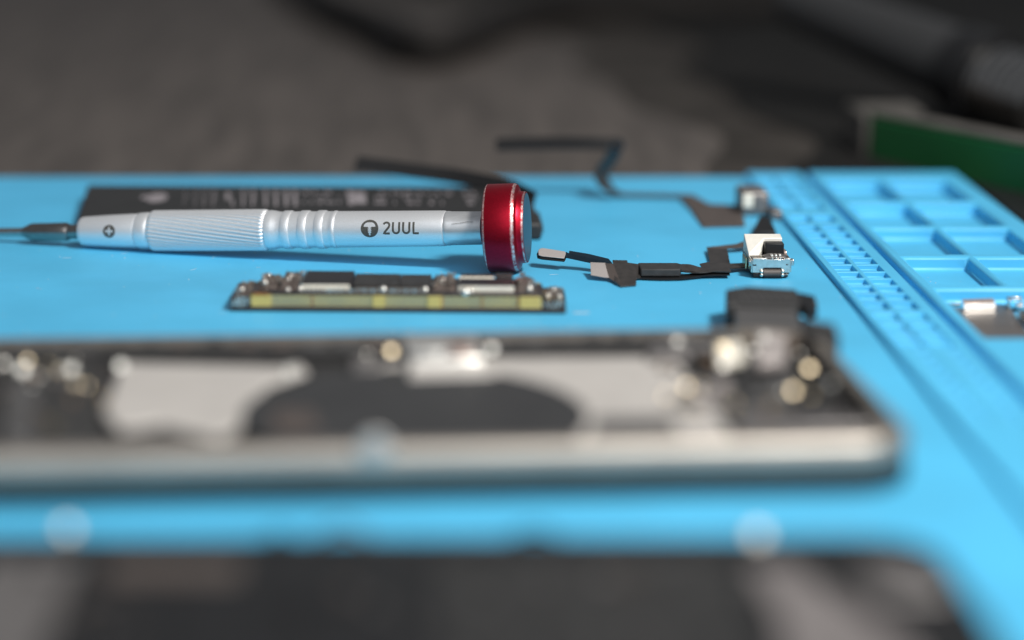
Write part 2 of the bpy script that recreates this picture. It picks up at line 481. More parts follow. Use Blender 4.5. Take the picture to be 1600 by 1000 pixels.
wrap('maker_lettering', let, 627, 13)
# scratch on the neck
wrap('scratch', stroke([(-13, 5), (0, 6.5), (12, 8.5), (22, 8)], 0.6), 715, 14)
# cap
capM = FR @ Matrix.Rotation(R(5.6), 4, 'Z')
k = 486 / F
cb = MB()
def cp(lst): return [((x - 783) * k * 1.03, r * k) for x, r in lst]
prof = cp([(761.5, 22), (761.5, 62), (762.3, 65.5), (763.5, 68.0), (765.5, 69.0), (804, 69.0), (806.3, 68.6), (809.5, 67.0), (811, 64), (811.5, 60), (812.5, 57.5), (815, 56.2), (820, 55.8), (822.3, 55.2), (823, 53.8)])
cb.lathe(prof, n=128, fr=capM, mats=[0, 0, 0, 1, 0, 0, 1, 0, 0, 0, 0, 0, 1, 0])
cap = cb.build('cap', [M['red'], M['worn']], drv, angle=30)
cb = MB(); cb.lathe(cp([(822.0, 50), (822.6, 53.6), (823.3, 53.4), (823.6, 52), (823.7, 10)]), n=96, fr=capM)
cf = cb.build('cap_face', M['capface'], cap)
cf.parent = cap; cf.location = Vector(cf.location) - Vector(cap.location) if False else cf.location
cf.location = cf.location
# chipped paint along the cap edges: irregular flakes standing on the rims
def flakes(name, px, rp, n, wmax, gap=0.2):
    b = MB(); x = (px - 783) * k * 1.03; r = rp * k
    for i in range(n):
        a0 = 2 * math.pi * i / n; da = 2 * math.pi / n * 1.02
        w0 = wmax * (0.25 + 0.75 * random.random()) * k; w1 = wmax * (0.25 + 0.75 * random.random()) * k
        if random.random() < gap: continue
        vs = []
        for (xx, aa) in ((x - w0 / 2, a0), (x + w0 / 2, a0), (x + w1 / 2, a0 + da), (x - w1 / 2, a0 + da)):
            vs.append(capM @ Vector((xx, r * math.cos(aa), r * math.sin(aa))))
        b.add(vs, [(0, 1, 2, 3)])
    return b.build(name, M['redchip'], drv)
flakes('bare_edge', 806.2, 68.78, 260, 2.6, 0.25)
flakes('bare_edge', 764.6, 68.72, 260, 1.1, 0.35)
flakes('bare_edge', 822.2, 55.35, 220, 0.6, 0.35)

# ------------------------------------------------------------------ battery behind the screwdriver
bt = empty('battery', G(480, 330, 0), 'flat black phone battery with grey print lying behind the screwdriver', 'battery')
ZB = 4.2
bl, br_, bf = G(136, 288, ZB), G(822, 291, ZB), G(120, 343, ZB)
brn = Vector((G(846, 345, ZB).x, bf.y - 4.0, ZB))
b = MB(); b.prism([bl, br_, brn, bf], 0.0, ZB); b.build('cell', M['batt'], bt, bevel=0.9, seg=3)
def onb(u, v):       # u 0..1 along, v 0..1 towards the back
    a = bf.lerp(brn, u); c = bl.lerp(br_, u); return a.lerp(c, v)
bp = MB()
def mark(u0, u1, v0, v1):
    q = [onb(u0, v0), onb(u1, v0), onb(u1, v1), onb(u0, v1)]
    bp.add([p + Vector((0, 0, 0.03)) for p in q], [(0, 1, 2, 3)])
def inv(px, py):
    p = G(px, py, ZB); v = (p.y - (bf.y + brn.y) / 2) / ((bl.y + br_.y) / 2 - (bf.y + brn.y) / 2)
    a, c = onb(0, v), onb(1, v); return (p.x - a.x) / (c.x - a.x), v
def pmark(x0, x1, y0, y1):
    u0, v0 = inv(x0, y1); u1, v1 = inv(x1, y0); mark(u0, u1, v0, v1)
# roundish emblem with a small leaf to its left
c0 = G(245, 309, ZB + 0.03)
bp.add([c0 + Vector((2.6 * math.cos(a), 6.0 * math.sin(a), 0)) for a in [2 * math.pi * i / 20 for i in range(20)]], [tuple(range(20))])
c1 = G(226, 308, ZB + 0.03)
bp.add([c1 + Vector((0.9 * math.cos(a), 2.6 * math.sin(a), 0)) for a in [2 * math.pi * i / 12 for i in range(12)]], [tuple(range(12))])
for i, x in enumerate((286, 303, 317, 331, 352, 378, 393, 413, 429, 445, 459)):
    y0, y1 = (297, 322)
    if i == 4:
        pmark(x, x + 8, 302, 313); pmark(x + 9, x + 13, 313, 322); continue
    pmark(x, x + 4.0, y0, y1)
    if i % 3 == 0: pmark(x + 4.5, x + 7.0, 307, 310)
for (xa, xb) in ((474, 535), (580, 602), (612, 690), (697, 745)):
    for (ya, yb) in ((299, 303), (307, 310), (314, 318)):
        x = xa
        while x < xb:
            wd = random.uniform(1.5, 5)
            if random.random() < 0.4: pmark(x, x + wd, ya, yb)
            x += wd + random.uniform(1.2, 3)
pmark(545, 550, 298, 320); pmark(552, 570, 300, 318)
bp.build('print', M['print'], bt)
# tail of the battery: small connector on the right
c = G(836, 362, 0)
b = MB(); b.box(c.x - 2.0, c.x + 1.6, c.y - 5, c.y + 12, 0.5, 2.6); tl = b.build('connector_tail', M['blackm'], bt, bevel=0.3)
b = MB(); b.lathe([(-0.1, 0.1), (0, 1.0), (0.4, 1.1), (0.9, 0.9), (1.0, .2)], n=16, fr=Matrix.Translation(G(836, 352, 2.2) + Vector((0, -4.5, 0))) @ Matrix.Rotation(R(-90), 4, 'Z') @ Matrix.Rotation(R(0), 4, 'Y'))
b.build('contact', M['brass'], bt)
# black strip lifting off the far side of the battery
pts = catmull([GY(556, 255, 566), GY(640, 266, 562), GY(720, 277, 557), GY(800, 294, 548), G(835, 312, ZB + .3)], 8)
b = MB(); b.ribbon(pts, (1.0, 2.0, 3.2), 0.5); 
st_ = b.build('peeling_strip', M['black'], None); tag(st_, 'narrow black strip rising to the left off the far edge of the battery', 'strip')

# ------------------------------------------------------------------ logic board in front of the screwdriver
lb = empty('logic_board', G(620, 480, 0), 'narrow double stacked phone logic board with yellow edge and black chips', 'circuit board')
nl, nr = G(360, 487, 0), G(888, 491, 0)
ex = (nr - nl).normalized(); ey = Vector((-ex.y, ex.x, 0)); L = (nr - nl).length
FB = Matrix(((ex.x, ey.x, 0, nl.x), (ex.y, ey.y, 0, nl.y), (0, 0, 1, 0), (0, 0, 0, 1)))
FBi = FB.inverted()
def BL(px, py, z): q = FBi @ G(px, py, z); return q
def bx(px): return (FBi @ G(px, 488, 0)).x
# lower board
b = MB()
out = [(0, 0), (bx(884), 0), (bx(886), 12), (bx(872), 13), (bx(820), 15), (bx(470), 17), (bx(440), 16), (bx(400), 15), (bx(397), 13), (0.3, 13)]
b.prism([FB @ Vector((x, y, 0)) for x, y in out], 0.15, 1.1); b.build('lower_board', M['pcb'], lb, bevel=0.08)
# yellow interposer edge
x0_, x1_ = bx(393), bx(846)
b = MB(); b.box(x0_, x1_, 0.5, 14, 1.1, 3.3, fr=FB); b.build('interposer', M['gold'], lb)
for pa, pb in ((392, 424), (582, 602), (668, 690), (812, 843)):
    b = MB(); b.box(bx(pa), bx(pb), 0.2, 0.5, 0.9 if pa < 800 else .7, 3.45, fr=FB); b.build('edge_pad', M['goldb'], lb, bevel=0.08)
for pa in (487, 690, 752, 808):
    b = MB(); b.box(bx(pa), bx(pa + 2), 0.3, 0.5, 0.9, 3.4, fr=FB); b.build('edge_groove', M['scorch'], lb)
# fine row of plated slots along the interposer
b = MB(); x = x0_ + 1
while x < x1_ - 1:
    b.box(x, x + 0.14, 0.42, 0.5, 1.1, 3.2, fr=FB); x += 0.42
o = b.build('plated_slots', M['mgrey'], lb); o['kind'] = 'stuff'
# upper board
b = MB()
out2 = [(x0_ - .2, 0.6), (x1_ + 0.2, 0.6), (x1_ + 0.3, 10), (bx(815), 14.5), (bx(640), 15), (bx(640), 15.2), (bx(455), 15.2), (bx(430), 14), (bx(402), 13), (x0_ - .3, 9)]
b.prism([FB @ Vector((x, y, 0)) for x, y in out2], 3.3, 3.9); b.build('upper_board', M['pcb'], lb, bevel=0.08)
b = MB(); b.box(bx(395), bx(420), 0.1, 3.2, 3.3, 3.75, fr=FB); b.build('scorch_mark', M['scorch'], lb, bevel=0.15)
ZT = 3.9
def chip(pxa, pxb, ya, yb, h, name='chip', m='chip', bev=0.1, z=ZT):
    b = MB(); b.box(bx(pxa), bx(pxb), ya, yb, z, z + h, fr=FB); return b.build(name, M[m], lb, bevel=bev)
def frontplate(pxa, pxb, ya, z0, z1, m='nickel'):
    b = MB(); b.box(bx(pxa), bx(pxb), ya - 0.2, ya, z0, z1, fr=FB); return b.build('shield_wall', M[m], lb, bevel=0.08)
chip(471, 548, 3.0, 15.4, 1.3); frontplate(470, 545, 3.0, ZT, ZT + 1.15, 'cream')
b = MB(); b.box(bx(469) - .1, bx(470), 3.0, 15.4, ZT, ZT + 1.4, fr=FB); b.build('shield_wall', M['nickel'], lb, bevel=.05)
chip(549.5, 622, 4.5, 14.6, .95, m='blackm'); chip(622.8, 672, 5.0, 14.4, .9, m='blackm')
chip(717, 800, 2.6, 9.5, 1.2); frontplate(716, 803, 2.6, ZT, ZT + 1.15, 'cream')
chip(716, 772, 10.0, 11.0, 1.3, 'shield_wall', 'cream'); chip(774, 802, 10, 14, 1.4, m='blackm')
chip(719, 772, 11.3, 14.6, 1.1, m='chip')
# small two-terminal parts, each with tinned ends
cap_me = None
def smd(pxc, y, z, sx=1.0, sy=0.55, h=0.5, rot=0):
    c = FB @ Vector((bx(pxc), y, z)); 
    q = Matrix.Translation(c) @ Matrix.Rotation(rot, 4, 'Z')
    b = MB(); b.box(-sx * .28, sx * .28, -sy / 2, sy / 2, 0, h, 0, q)
    b.box(-sx / 2, -sx * .28, -sy / 2 - .02, sy / 2 + .02, 0, h + .02, 1, q); b.box(sx * .28, sx / 2, -sy / 2 - .02, sy / 2 + .02, 0, h + .02, 1, q)
    b.build('capacitor', [M['ceramic'], M['solder']], lb)
# resin coated clumps of parts with glinting tops
def clump(pxa, pxb, ya, yb, h, z=ZT):
    b = MB(); nx, ny = 14, 8
    rows = []
    for i in range(nx + 1):
        for j in range(ny + 1):
            u, v = i / nx, j / ny
            e = min(1, 6 * min(u, 1 - u), 6 * min(v, 1 - v))
            rows.append(FB @ Vector((bx(pxa) + (bx(pxb) - bx(pxa)) * u, ya + (yb - ya) * v, z + h * e * random.uniform(0.65, 1.0) + 0.02)))
    fs = [(i * (ny + 1) + j, (i + 1) * (ny + 1) + j, (i + 1) * (ny + 1) + j + 1, i * (ny + 1) + j + 1) for i in range(nx) for j in range(ny)]
    b.add(rows, fs); b.build('resin', M['glue'], lb, angle=80)
clump(399, 432, 4, 13, 1.7); clump(434, 467, 3, 15.5, 1.9); clump(674, 712, 3, 14.5, 1.7); clump(805, 838, 2.5, 12, 1.7)
b = MB(); b.prism([FB @ Vector((x, y, 0)) for x, y in ((bx(360), .25), (bx(391), .25), (bx(391), 12.6), (bx(362), 12.6))], .9, 3.2); b.build('end_stack', M['pcb'], lb, bevel=.15)
b = MB(); b.prism([FB @ Vector((x, y, 0)) for x, y in ((bx(848), .6), (bx(883), .6), (bx(884), 11.5), (bx(848), 12.5))], .9, 2.7); b.build('end_stack', M['pcb'], lb, bevel=.15)
clump(364, 391, 1.5, 12.2, .6, 3.2); clump(851, 880, 3.5, 11, .6, 2.7)
for q_ in range(14):
    smd(random.uniform(364, 389), .22, 1.0 + random.uniform(0, 1.8), .9, .5, .45)
for q_ in range(8):
    smd(random.uniform(851, 880), .5, 1.0 + random.uniform(0, 1.2), .9, .5, .45)
for i in range(26): smd(475 + i * 7.2 + random.uniform(-1, 1), 1.8 + random.uniform(-.2, .2), ZT, 0.75, 0.5, 0.55, random.choice([0, R(90)]))
for i in range(14): smd(560 + i * 8, 3.0, ZT, 0.8, 0.5, 0.5)
for i in range(18):
    smd(random.uniform(403, 465), random.uniform(3, 13), ZT + random.uniform(0.9, 1.4), .9, .5, .4, random.uniform(0, 3))
for i in range(12): smd(random.uniform(676, 710), random.uniform(4, 13), ZT + random.uniform(.9, 1.4), .9, .5, .4, random.uniform(0, 3))
for i in range(12): smd(random.uniform(366, 390), random.uniform(1, 11), 3.4 + random.uniform(0, .4), 1.0, .6, .45, random.uniform(0, 3))
for i in range(11): smd(random.uniform(852, 880), random.uniform(3, 10), 2.8 + random.uniform(0, .4), 1.0, .6, .45, random.uniform(0, 3))
for i in range(6): smd(random.uniform(808, 836), random.uniform(4, 14), ZT + random.uniform(.8, 1.2), 1.1, .7, .5, random.uniform(0, 3))
def ball(pxc, y, z, r):
    c = FB @ Vector((bx(pxc), y, z)); b = MB()
    rings = []
    b.lathe([(r * -math.cos(a), max(0.02, r * math.sin(a))) for a in [math.pi * i / 8 for i in range(9)]], n=14, fr=Matrix.Translation(c) @ Matrix.Rotation(R(90), 4, 'Y'))
    b.build('solder_ball', M['solder'], lb)
for pxc, y, z, r in ((411, 4.4, ZT + 1.1, .65), (414, 10, ZT + 1.5, .45), (598, 2.4, ZT + .3, .85), (664, 2.4, ZT + .3, .8), (727, 1.3, ZT + .15, 1.0), (735, 1.5, ZT + .2, .6),
                     (468, 2.8, ZT + .2, .6), (449, 2.2, ZT + .2, .6), (376, 3, 3.9, .55), (372, .4, 2.3, .5), (827, 3.0, ZT + .5, .8),
                     (866, 7, 3.3, .5), (874, 2.4, 3.0, .6), (856, 3, 3.0, .6), (449, 9.0, ZT + 1.6, .45), (447, 6.0, ZT + 1.5, .45), (691, 8.2, ZT + 1.2, .45), (692, 5.2, ZT + 1.0, .45)):
    ball(pxc, y, z, r)
for pxc in (857, 866, 874):
    c = FB @ Vector((bx(pxc), 1.7, 2.7)); b = MB()
    n_ = 18; vs = []; fs = []
    for i in range(n_):
        a = 2 * math.pi * i / n_
        for r_, z_ in ((0.62, 0), (0.62, .12), (.42, .12), (.42, 0)): vs.append(c + Vector((r_ * math.cos(a), r_ * 1.3 * math.sin(a), z_)))
    for i in range(n_):
        j = (i + 1) % n_
        for q in range(3): fs.append((i * 4 + q, i * 4 + q + 1, j * 4 + q + 1, j * 4 + q))
    b.add(vs, fs); b.build('contact_ring', M['brass'], lb)

# ------------------------------------------------------------------ charging-port flex, near one
pf = empty('charging_port_assembly', G(1205, 436, 0), 'charging port with black ribbon cable lying right of the red cap, in sharp focus', 'charging port')
def ribbonpx(lst, wvec, th, name, m, n=8, parent=pf):
    pts = catmull([G(x, y, z) for x, y, z in lst], n)
    b = MB(); b.ribbon(pts, wvec, th); return b.build(name, m, parent)
def quadslab(lst, th, name, m, parent=pf, bevel=0.05, drop=None):
    """lst (px,py,z) corner points of a thin plate in 3-D, thickened downwards"""
    P = [G(x, y, z) for x, y, z in lst]
    n = (P[1] - P[0]).cross(P[2] - P[0]).normalized()
    if n.z < 0: n = -n
    k_ = len(P)
    b = MB(); b.add(P + [p - n * th for p in P], [tuple(range(k_)), tuple(range(k_, 2 * k_))[::-1]] + [(i, (i + 1) % k_, (i + 1) % k_ + k_, i + k_) for i in range(k_)])
    return b.build(name, m, parent, bevel=bevel)
# tip pad, raised over the mat
quadslab([(841, 392, 3.6), (843, 388.5, 4.0), (848, 387.2, 4.1), (883, 392.5, 3.9), (884.5, 396, 3.5), (882, 403.5, 2.9), (848, 400, 2.9), (842, 398, 3.2)], 0.35, 'contact_pad', M['pad'], bevel=0.12)
quadslab([(840, 392.3, 3.5), (842.5, 387.5, 4.05), (848, 386.2, 4.12), (885, 391.6, 3.88), (886.5, 396, 3.4), (883, 404.6, 2.8), (848, 401.2, 2.8), (841, 399, 3.0)], 0.5, 'pad_backing', M['black'], bevel=0.1).location.z -= 0.0005
quadslab([(884, 393, 3.8), (889, 395.5, 3.7), (889.5, 391.5, 3.9), (920, 396.5, 3.5), (951, 404, 3.0), (957, 411, 2.5), (946, 414, 2.1), (915, 408, 2.4), (884, 401.5, 3.0)], 0.25, 'ribbon_tongue', M['navy'], bevel=0.05)
quadslab([(922, 410, 2.8), (945, 411, 3.0), (953, 414, 2.7), (951, 434, 1.0), (944, 434, 0.9), (923, 430, 1.2)], 0.35, 'contact_pad', M['pad'], bevel=0.1)
quadslab([(945, 411, 3.0), (958, 412, 3.05), (971, 446, 0.35), (951, 434.3, 0.95)], 0.3, 'ribbon_fold', M['flexb'], bevel=0.05)
quadslab([(957, 406, 3.4), (980, 406.5, 3.4), (981, 411, 3.1), (995, 413, 2.5), (994, 445, 0.4), (970, 447, 0.4), (961, 440, 0.8)], 0.3, 'ribbon_tab', M['flex'], bevel=0.05)
quadslab([(980, 410, 2.9), (1003, 413, 2.2), (1001, 434, 0.6), (990, 436, 0.6)], 0.25, 'ribbon_tab', M['flex'], bevel=0.05)
b = MB(); p0, p1 = G(1001, 432.5, 0.7), G(1063, 432.5, 0.7)
b.prism([p0, p1, Vector((G(1066, 420, 1.5).x, p1.y + 5.2, 0)), Vector((p1.x, p1.y + 6.5, 0)), Vector((p0.x, p0.y + 6.5, 0))], 0.7, 2.4); b.build('ribbon_block', M['blackm'], pf, bevel=0.3, seg=3)
ribbonpx([(995, 432, .5), (1030, 434, .4), (1065, 433, .5), (1100, 428, .8), (1140, 427, .9)], (0.3, 3.4, 0.1), 0.22, 'ribbon', M['black'])
ribbonpx([(1062, 418, 2.0), (1078, 419, 1.8), (1095, 422, 1.4), (1110, 420, 1.5), (1140, 421, 1.5)], [Vector((0, 5.5 - 3.2 * math.sin(math.pi * min(1, i / 20)), 1.0 * math.sin(math.pi * min(1, i / 18)))) for i in range(33)], 0.25, 'ribbon', M['flex'])
ribbonpx([(1062, 424, 1.2), (1080, 426, 1.1), (1100, 426, 1.2), (1120, 423.5, 1.3), (1141, 424, 1.2)], (0.3, 2.6, -0.6), 0.2, 'ribbon', M['flex'])
ribbonpx([(1095, 416, 1.2), (1115, 413, 1.3), (1135, 416, 1.3), (1160, 415, 1.0), (1180, 412, 1.0)], (0, 4.2, 0), 0.25, 'ribbon', M['flex'])
# loop of flex up to the port
quadslab([(1104, 386, 1.2), (1136, 386, 1.2), (1141, 413, .7), (1110, 414, .7)], 0.25, 'ribbon_loop', M['flex'], bevel=0.05)
quadslab([(1104, 386, 1.2), (1150, 381, 1.5), (1170, 374, 2.0), (1172, 384, 1.5), (1150, 387, 1.25), (1105, 389, 1.1)], 0.25, 'ribbon_loop', M['flexb'], bevel=0.03)
# port body
c = G(1206, 437, 0)
yf = G(1206, 425, 1.4).y                      # front plane of the shell
xl, xr = G(1176, 425, 1.4).x, G(1234, 425, 1.4).x
wpt = xr - xl; xm = (xl + xr) / 2
b = MB()
b.prism([(xl, 0), (xr, 0), (xr + 0.05, 0), (xr, 0)][:2] + [(xr, 8.0), (xl, 8.0)], 0, 1) if False else None
def pbox(name, x0, x1, y0, y1, z0, z1, m, bev=0.08, parent=pf, seg=2):
    b = MB(); b.box(xm + x0, xm + x1, yf + y0, yf + y1, z0, z1); return b.build(name, M[m], parent, bevel=bev, seg=seg)
b = MB()   # front shell with a cut-out at the bottom for the roller
fr_pts = [(-4.05, 1.25), (-4.05, 4.15), (4.05, 4.15), (4.05, 1.25), (2.15, 1.25), (2.15, 2.35), (-1.75, 2.35), (-1.75, 1.25)]
vs = [Vector((xm + x, yf, z)) for x, z in fr_pts] + [Vector((xm + x, yf + 0.25, z)) for x, z in fr_pts]
fs = [(0, 1, 6, 7), (1, 2, 5, 6), (2, 3, 4, 5), (8, 15, 14, 9), (9, 14, 13, 10), (10, 13, 12, 11)] + [(i, (i + 1) % 8, (i + 1) % 8 + 8, i + 8) for i in range(8)]
b.add(vs, fs); b.build('shell_front', M['nickel'], pf, bevel=0.05)
pbox('shell_side', 4.06, 4.35, 0.1, 13, 1.3, 4.0, 'nickel')
pbox('shell_side', -4.35, -4.06, 0.1, 13, 1.3, 4.0, 'nickel')
pbox('shell_core', -3.95, 3.95, 0.3, 12.8, 0.9, 3.6, 'blackm')
pbox('shell_lip', -4.0, -1.0, -0.12, 0.7, 4.18, 4.38, 'bright', .06)
pbox('shell_lip', 2.9, 4.0, -0.12, 0.7, 4.18, 4.38, 'bright', .06)
pbox('clip_ear', 4.3, 4.9, 0.2, 1.6, 2.7, 4.1, 'nickel', .2)
pbox('clip_ear', -4.8, -4.3, 0.3, 1.5, 2.6, 3.9, 'nickel', .2)
pbox('slot', -4.0, -3.2, -0.03, 0.1, 2.75, 3.05, 'black', .02)
pbox('slot', 3.1, 3.6, -0.03, 0.1, 2.9, 3.1, 'black', .02)
pbox('top_board', -3.9, 3.9, 0.8, 11, 3.65, 4.0, 'pcb', .05)
b = MB(); b.prism([(xm - 1.2, yf + 0.9), (xm + 3.0, yf + 0.9), (xm + 3.6, yf + 2.8), (xm + 2.9, yf + 4.8), (xm + .0, yf + 5.0), (xm - 1.5, yf + 3.2)], 4.0, 4.5); b.build('terminal_plate', M['mgrey'], pf, bevel=.12)
for i in range(3):
    pbox('pin', 0.0 + i * 0.85, 0.5 + i * 0.85, 1.1, 2.7, 4.5, 4.95, 'bright', .12)
    pbox('pin_leg', 0.05 + i * 0.85, 0.4 + i * 0.85, 0.3, 1.1, 4.1, 4.5, 'nickel', .06)
pbox('capacitor', -2.8, -2.2, 1.4, 2.4, 4.0, 4.4, 'ceramic', .04); pbox('capacitor', -2.0, -1.6, 2.6, 3.4, 4.0, 4.4, 'solder', .04); pbox('capacitor', -3.6, -3.1, 1.2, 2.2, 4.0, 4.3, 'ceramic', .04)
# bright shield over the back of the port
zb = GY(1200, 366, yf + 10).z
def PY(px, py, Y): return GY(px, py, Y)
b = MB()
sh = [Vector((xm - 4.3, yf + 4.2, 4.4)), Vector((xm - 2.0, yf + 4.5, 4.4)), Vector((xm - 1.0, yf + 6.4, 5.2)), Vector((xm - 0.6, yf + 7.6, zb - .4)), Vector((xm + 3.4, yf + 7.8, zb - .4)), Vector((xm + 3.4, yf + 10.6, zb)), Vector((xm - 4.6, yf + 10.6, zb))]
b.add(sh + [Vector((v.x, v.y, 3.9)) for v in sh], [(0, 1, 2), (0, 2, 3), (0, 3, 6), (3, 4, 5, 6), tuple(range(7, 14))[::-1]] + [(i, (i + 1) % 7, (i + 1) % 7 + 7, i + 7) for i in range(7)])
b.build('port_shield', M['whiteplate'], pf, bevel=0.15, seg=3, angle=25)
pbox('socket_block', -.7, 3.4, 4.9, 7.6, 4.0, zb - 1.0, 'black', .25)
pbox('rear_spring', -4.9, -4.5, 5.0, 9.5, 1.0, 3.4, 'brass', .1)
pbox('rear_spring', 3.5, 4.3, 6.0, 9.5, 2.5, 4.6, 'copper', .15)
for i in range(4): pbox('gold_contact', -3.2 + i * .45, -3.0 + i * .45, 1.0, 1.9, 4.0, 4.25, 'brass', .03)
# roller at the front, with tinned ends
def roller(name, x0, x1, r, zc, m, y=-0.1):
    b = MB(); b.lathe([(x0, r * .7), (x0 + .08, r), (x1 - .08, r), (x1, r * .7)], n=28, fr=Matrix.Translation((xm, yf + y, zc))); b.build(name, M[m], pf)
roller('lower_bar', -1.75, 2.05, 0.85, 1.15, 'flexb', 0.15)
pbox('lower_bar', -1.7, 2.0, -0.6, 0.5, 0.25, 0.9, 'black', .15)
for x in (-2.1, 2.4):
    for z in (0.85, 1.55): 
        b = MB(); b.lathe([(0.42 * -math.cos(a), max(.02, 0.42 * math.sin(a))) for a in [math.pi * i / 8 for i in range(9)]], n=14, fr=Matrix.Translation((xm + x, yf - .35, z))); b.build('solder_ball', M['solder'], pf)
pbox('foot', -3.9, -2.4, -.2, 2, 0.35, 1.2, 'black', .1); pbox('foot', 2.6, 3.6, -.2, 2, .35, 1.2, 'black', .1)
pbox('foot_plate', 2.5, 3.7, -.25, 1.0, 0.8, 0.9, 'nickel', .02)

# ------------------------------------------------------------------ far port flex (behind)
ff = empty('charging_port_assembly', G(1180, 345, 0), 'second charging port, blurred, standing behind the sharp one with its cable raised', 'charging port')
b = MB(); q = G(1180, 338, 0); b.box(q.x - 3.6, q.x + 3.3, q.y, q.y + 11, 0, 6.0); b.build('shell', M['mgrey'], ff, bevel=0.8, seg=3)
b = MB(); b.box(q.x - 3.3, q.x - 0.6, q.y - 0.6, q.y, 2.2, 5.6); b.build('shell_plate', M['cream'], ff, bevel=0.3)
b = MB(); b.box(q.x - .2, q.x + 2.8, q.y - 0.4, q.y, 1.0, 4.8); b.build('shell_plate', M['mgrey'], ff, bevel=0.3)
q2 = G(1215, 345, 0); b = MB(); b.box(q2.x - 1.6, q2.x + 1.2, q2.y, q2.y + 6, 0, 2.4); b.build('clip_ear', M['mgrey'], ff, bevel=.5)
quadslab([(1176, 362, 2.0), (1186, 338, 2.8), (1203, 338, 2.8), (1213, 362, 2.0)], 1.5, 'black_nozzle', M['black'], parent=ff, bevel=.3)
quadslab([(1062, 307, .9), (1085, 305, .9), (1108, 318, .8), (1160, 321, .9), (1164, 352, .5), (1098, 354, .4), (1078, 325, .6)], 0.3, 'ribbon_sheet', M['flexb'], parent=ff)
pts = [G(1085, 306, .9), G(1030, 305, .8), G(990, 304, .8), G(962, 303, 1.0)]
b = MB(); b.ribbon(catmull(pts, 6), (0, 3.0, 0), .25); b.build('ribbon', M['flexb'], ff)
Yr = G(962, 303, 1.0).y
pts = catmull([G(966, 303, 1.0), GY(950, 294, Yr), GY(940, 278, Yr), GY(944, 262, Yr), GY(956, 245, Yr), GY(960, 228, Yr)], 7)
b = MB(); b.ribbon(pts, (4.0, 6.5, -1.6), 0.4); b.build('ribbon', M['blackm'], ff)
pts = catmull([GY(972, 226, Yr), GY(920, 224, Yr), GY(850, 224, Yr + 2), GY(775, 226, Yr + 4)], 6)
b = MB(); b.ribbon(pts, [Vector((0, 3.0, 2.6))] * len(pts), 0.4); b.build('ribbon', M['black'], ff)
pts = catmull([GY(960, 240, Yr), GY(966, 232, Yr), GY(966, 222, Yr)], 4)
b = MB(); b.ribbon(pts, (2.8, 2.5, 0), 0.4); b.build('ribbon', M['navy'], ff)

# ------------------------------------------------------------------ speaker module behind the phone
sp = empty('speaker_module', G(1200, 520, 0), 'black speaker module with clipped end between the phone housing and the charging port', 'speaker')
zt = 5.2
b = MB(); b.prism(pxs([(1146, 472, ), (1240, 476), (1262, 530), (1150, 530)], zt), 1.0, zt); b.build('housing', M['dgrey'], sp, bevel=.5)
b = MB(); b.prism(pxs([(1134, 452), (1168, 447), (1245, 452), (1252, 470), (1246, 479), (1150, 474), (1136, 476)], zt + .8), 1.2, zt + .8); b.build('top_rail', M['blackm'], sp, bevel=.4)
for i in range(7):
    p = G(1160 + i * 12, 466, zt + .8); b = MB(); b.box(p.x - .35, p.x + .35, p.y - 2.5, p.y + 3.0, zt + .8, zt + 1.1); b.build('rib', M['dgrey'], sp, bevel=.1)
b = MB(); b.prism(pxs([(1246, 455), (1274, 461), (1277, 480), (1262, 484), (1248, 470)], zt + .5), 3.4, zt + .4); b.build('end_clip', M['black'], sp, bevel=.4)
p = G(1270, 482, 3.4); b = MB(); b.box(p.x - 1.6, p.x + .9, p.y, p.y + 2.5, 2.0, 4.8); b.build('contact', M['mgrey'], sp, bevel=.3)

# ------------------------------------------------------------------ phone housing
PR = R(3.2); po = Vector((77.0, 321.9, 0))
ph = empty('phone_housing', po, 'opened phone housing with grey midframe plate and round black disc, steel edge to camera', 'phone', rot=(0, 0, PR))
PFm = Matrix.Translation(po) @ Matrix.Rotation(PR, 4, 'Z'); PFi = PFm.inverted()
def PL(px, py, z): return PFi @ G(px, py, z)
PW, PLn, PT = 72.5, 190.0, 8.3
def rrect(x0, x1, y0, y1, r, n=10):
    out = []
    for cx_, cy_, a0 in ((x1 - r, y0 + r, -90), (x1 - r, y1 - r, 0), (x0 + r, y1 - r, 90), (x0 + r, y0 + r, 180)):
        out += [(cx_ + r * math.cos(R(a0 + 90 * i / n)), cy_ + r * math.sin(R(a0 + 90 * i / n))) for i in range(n + 1)]
    return out
def band(b, outer, inner, z0, z1, ro=0.0):
    n = len(outer)
    prof = []
    for k_, z in ((0.0, z0 + 1.4), (0.0, z1 - 1.2)): prof.append((k_, z))
    rings = []
    # rounded outer face: offset towards the inner outline near top and bottom
    hz = (z1 - z0) / 2
    for q in range(13):
        an = R(-80 + 160 * q / 12); off = 0.62 * (1 - math.cos(an)) * 1.0; z = z0 + hz + hz * math.sin(an) / math.sin(R(80))
        rings.append([Vector((o[0] + (i_[0] - o[0]) * off, o[1] + (i_[1] - o[1]) * off, z)) for o, i_ in zip(outer, inner)])
    rings.append([Vector((i_[0], i_[1], z1 - .05)) for i_ in inner]); rings.append([Vector((i_[0], i_[1], z0)) for i_ in inner])
    b.loft(rings, cap=False)
outer = rrect(-PLn, 0, 0, PW, 10.5); inner = rrect(-PLn + 3, -3, 3, PW - 3, 7.5)
b = MB(); band(b, outer, inner, 2.9, PT); b.build('steel_band', M['rim'], ph, local=True, angle=50)
b = MB(); b.prism(rrect(-PLn + .1, -.1, .1, PW - .1, 10.4), 0.0, 3.0); b.build('back_glass', M['black'], ph, local=True, bevel=.3)
b = MB(); b.prism(rrect(-PLn + 2.5, -2.5, 2.5, PW - 2.5, 8), 1.7, 4.6); b.build('tray_floor', M['blackm'], ph, local=True)
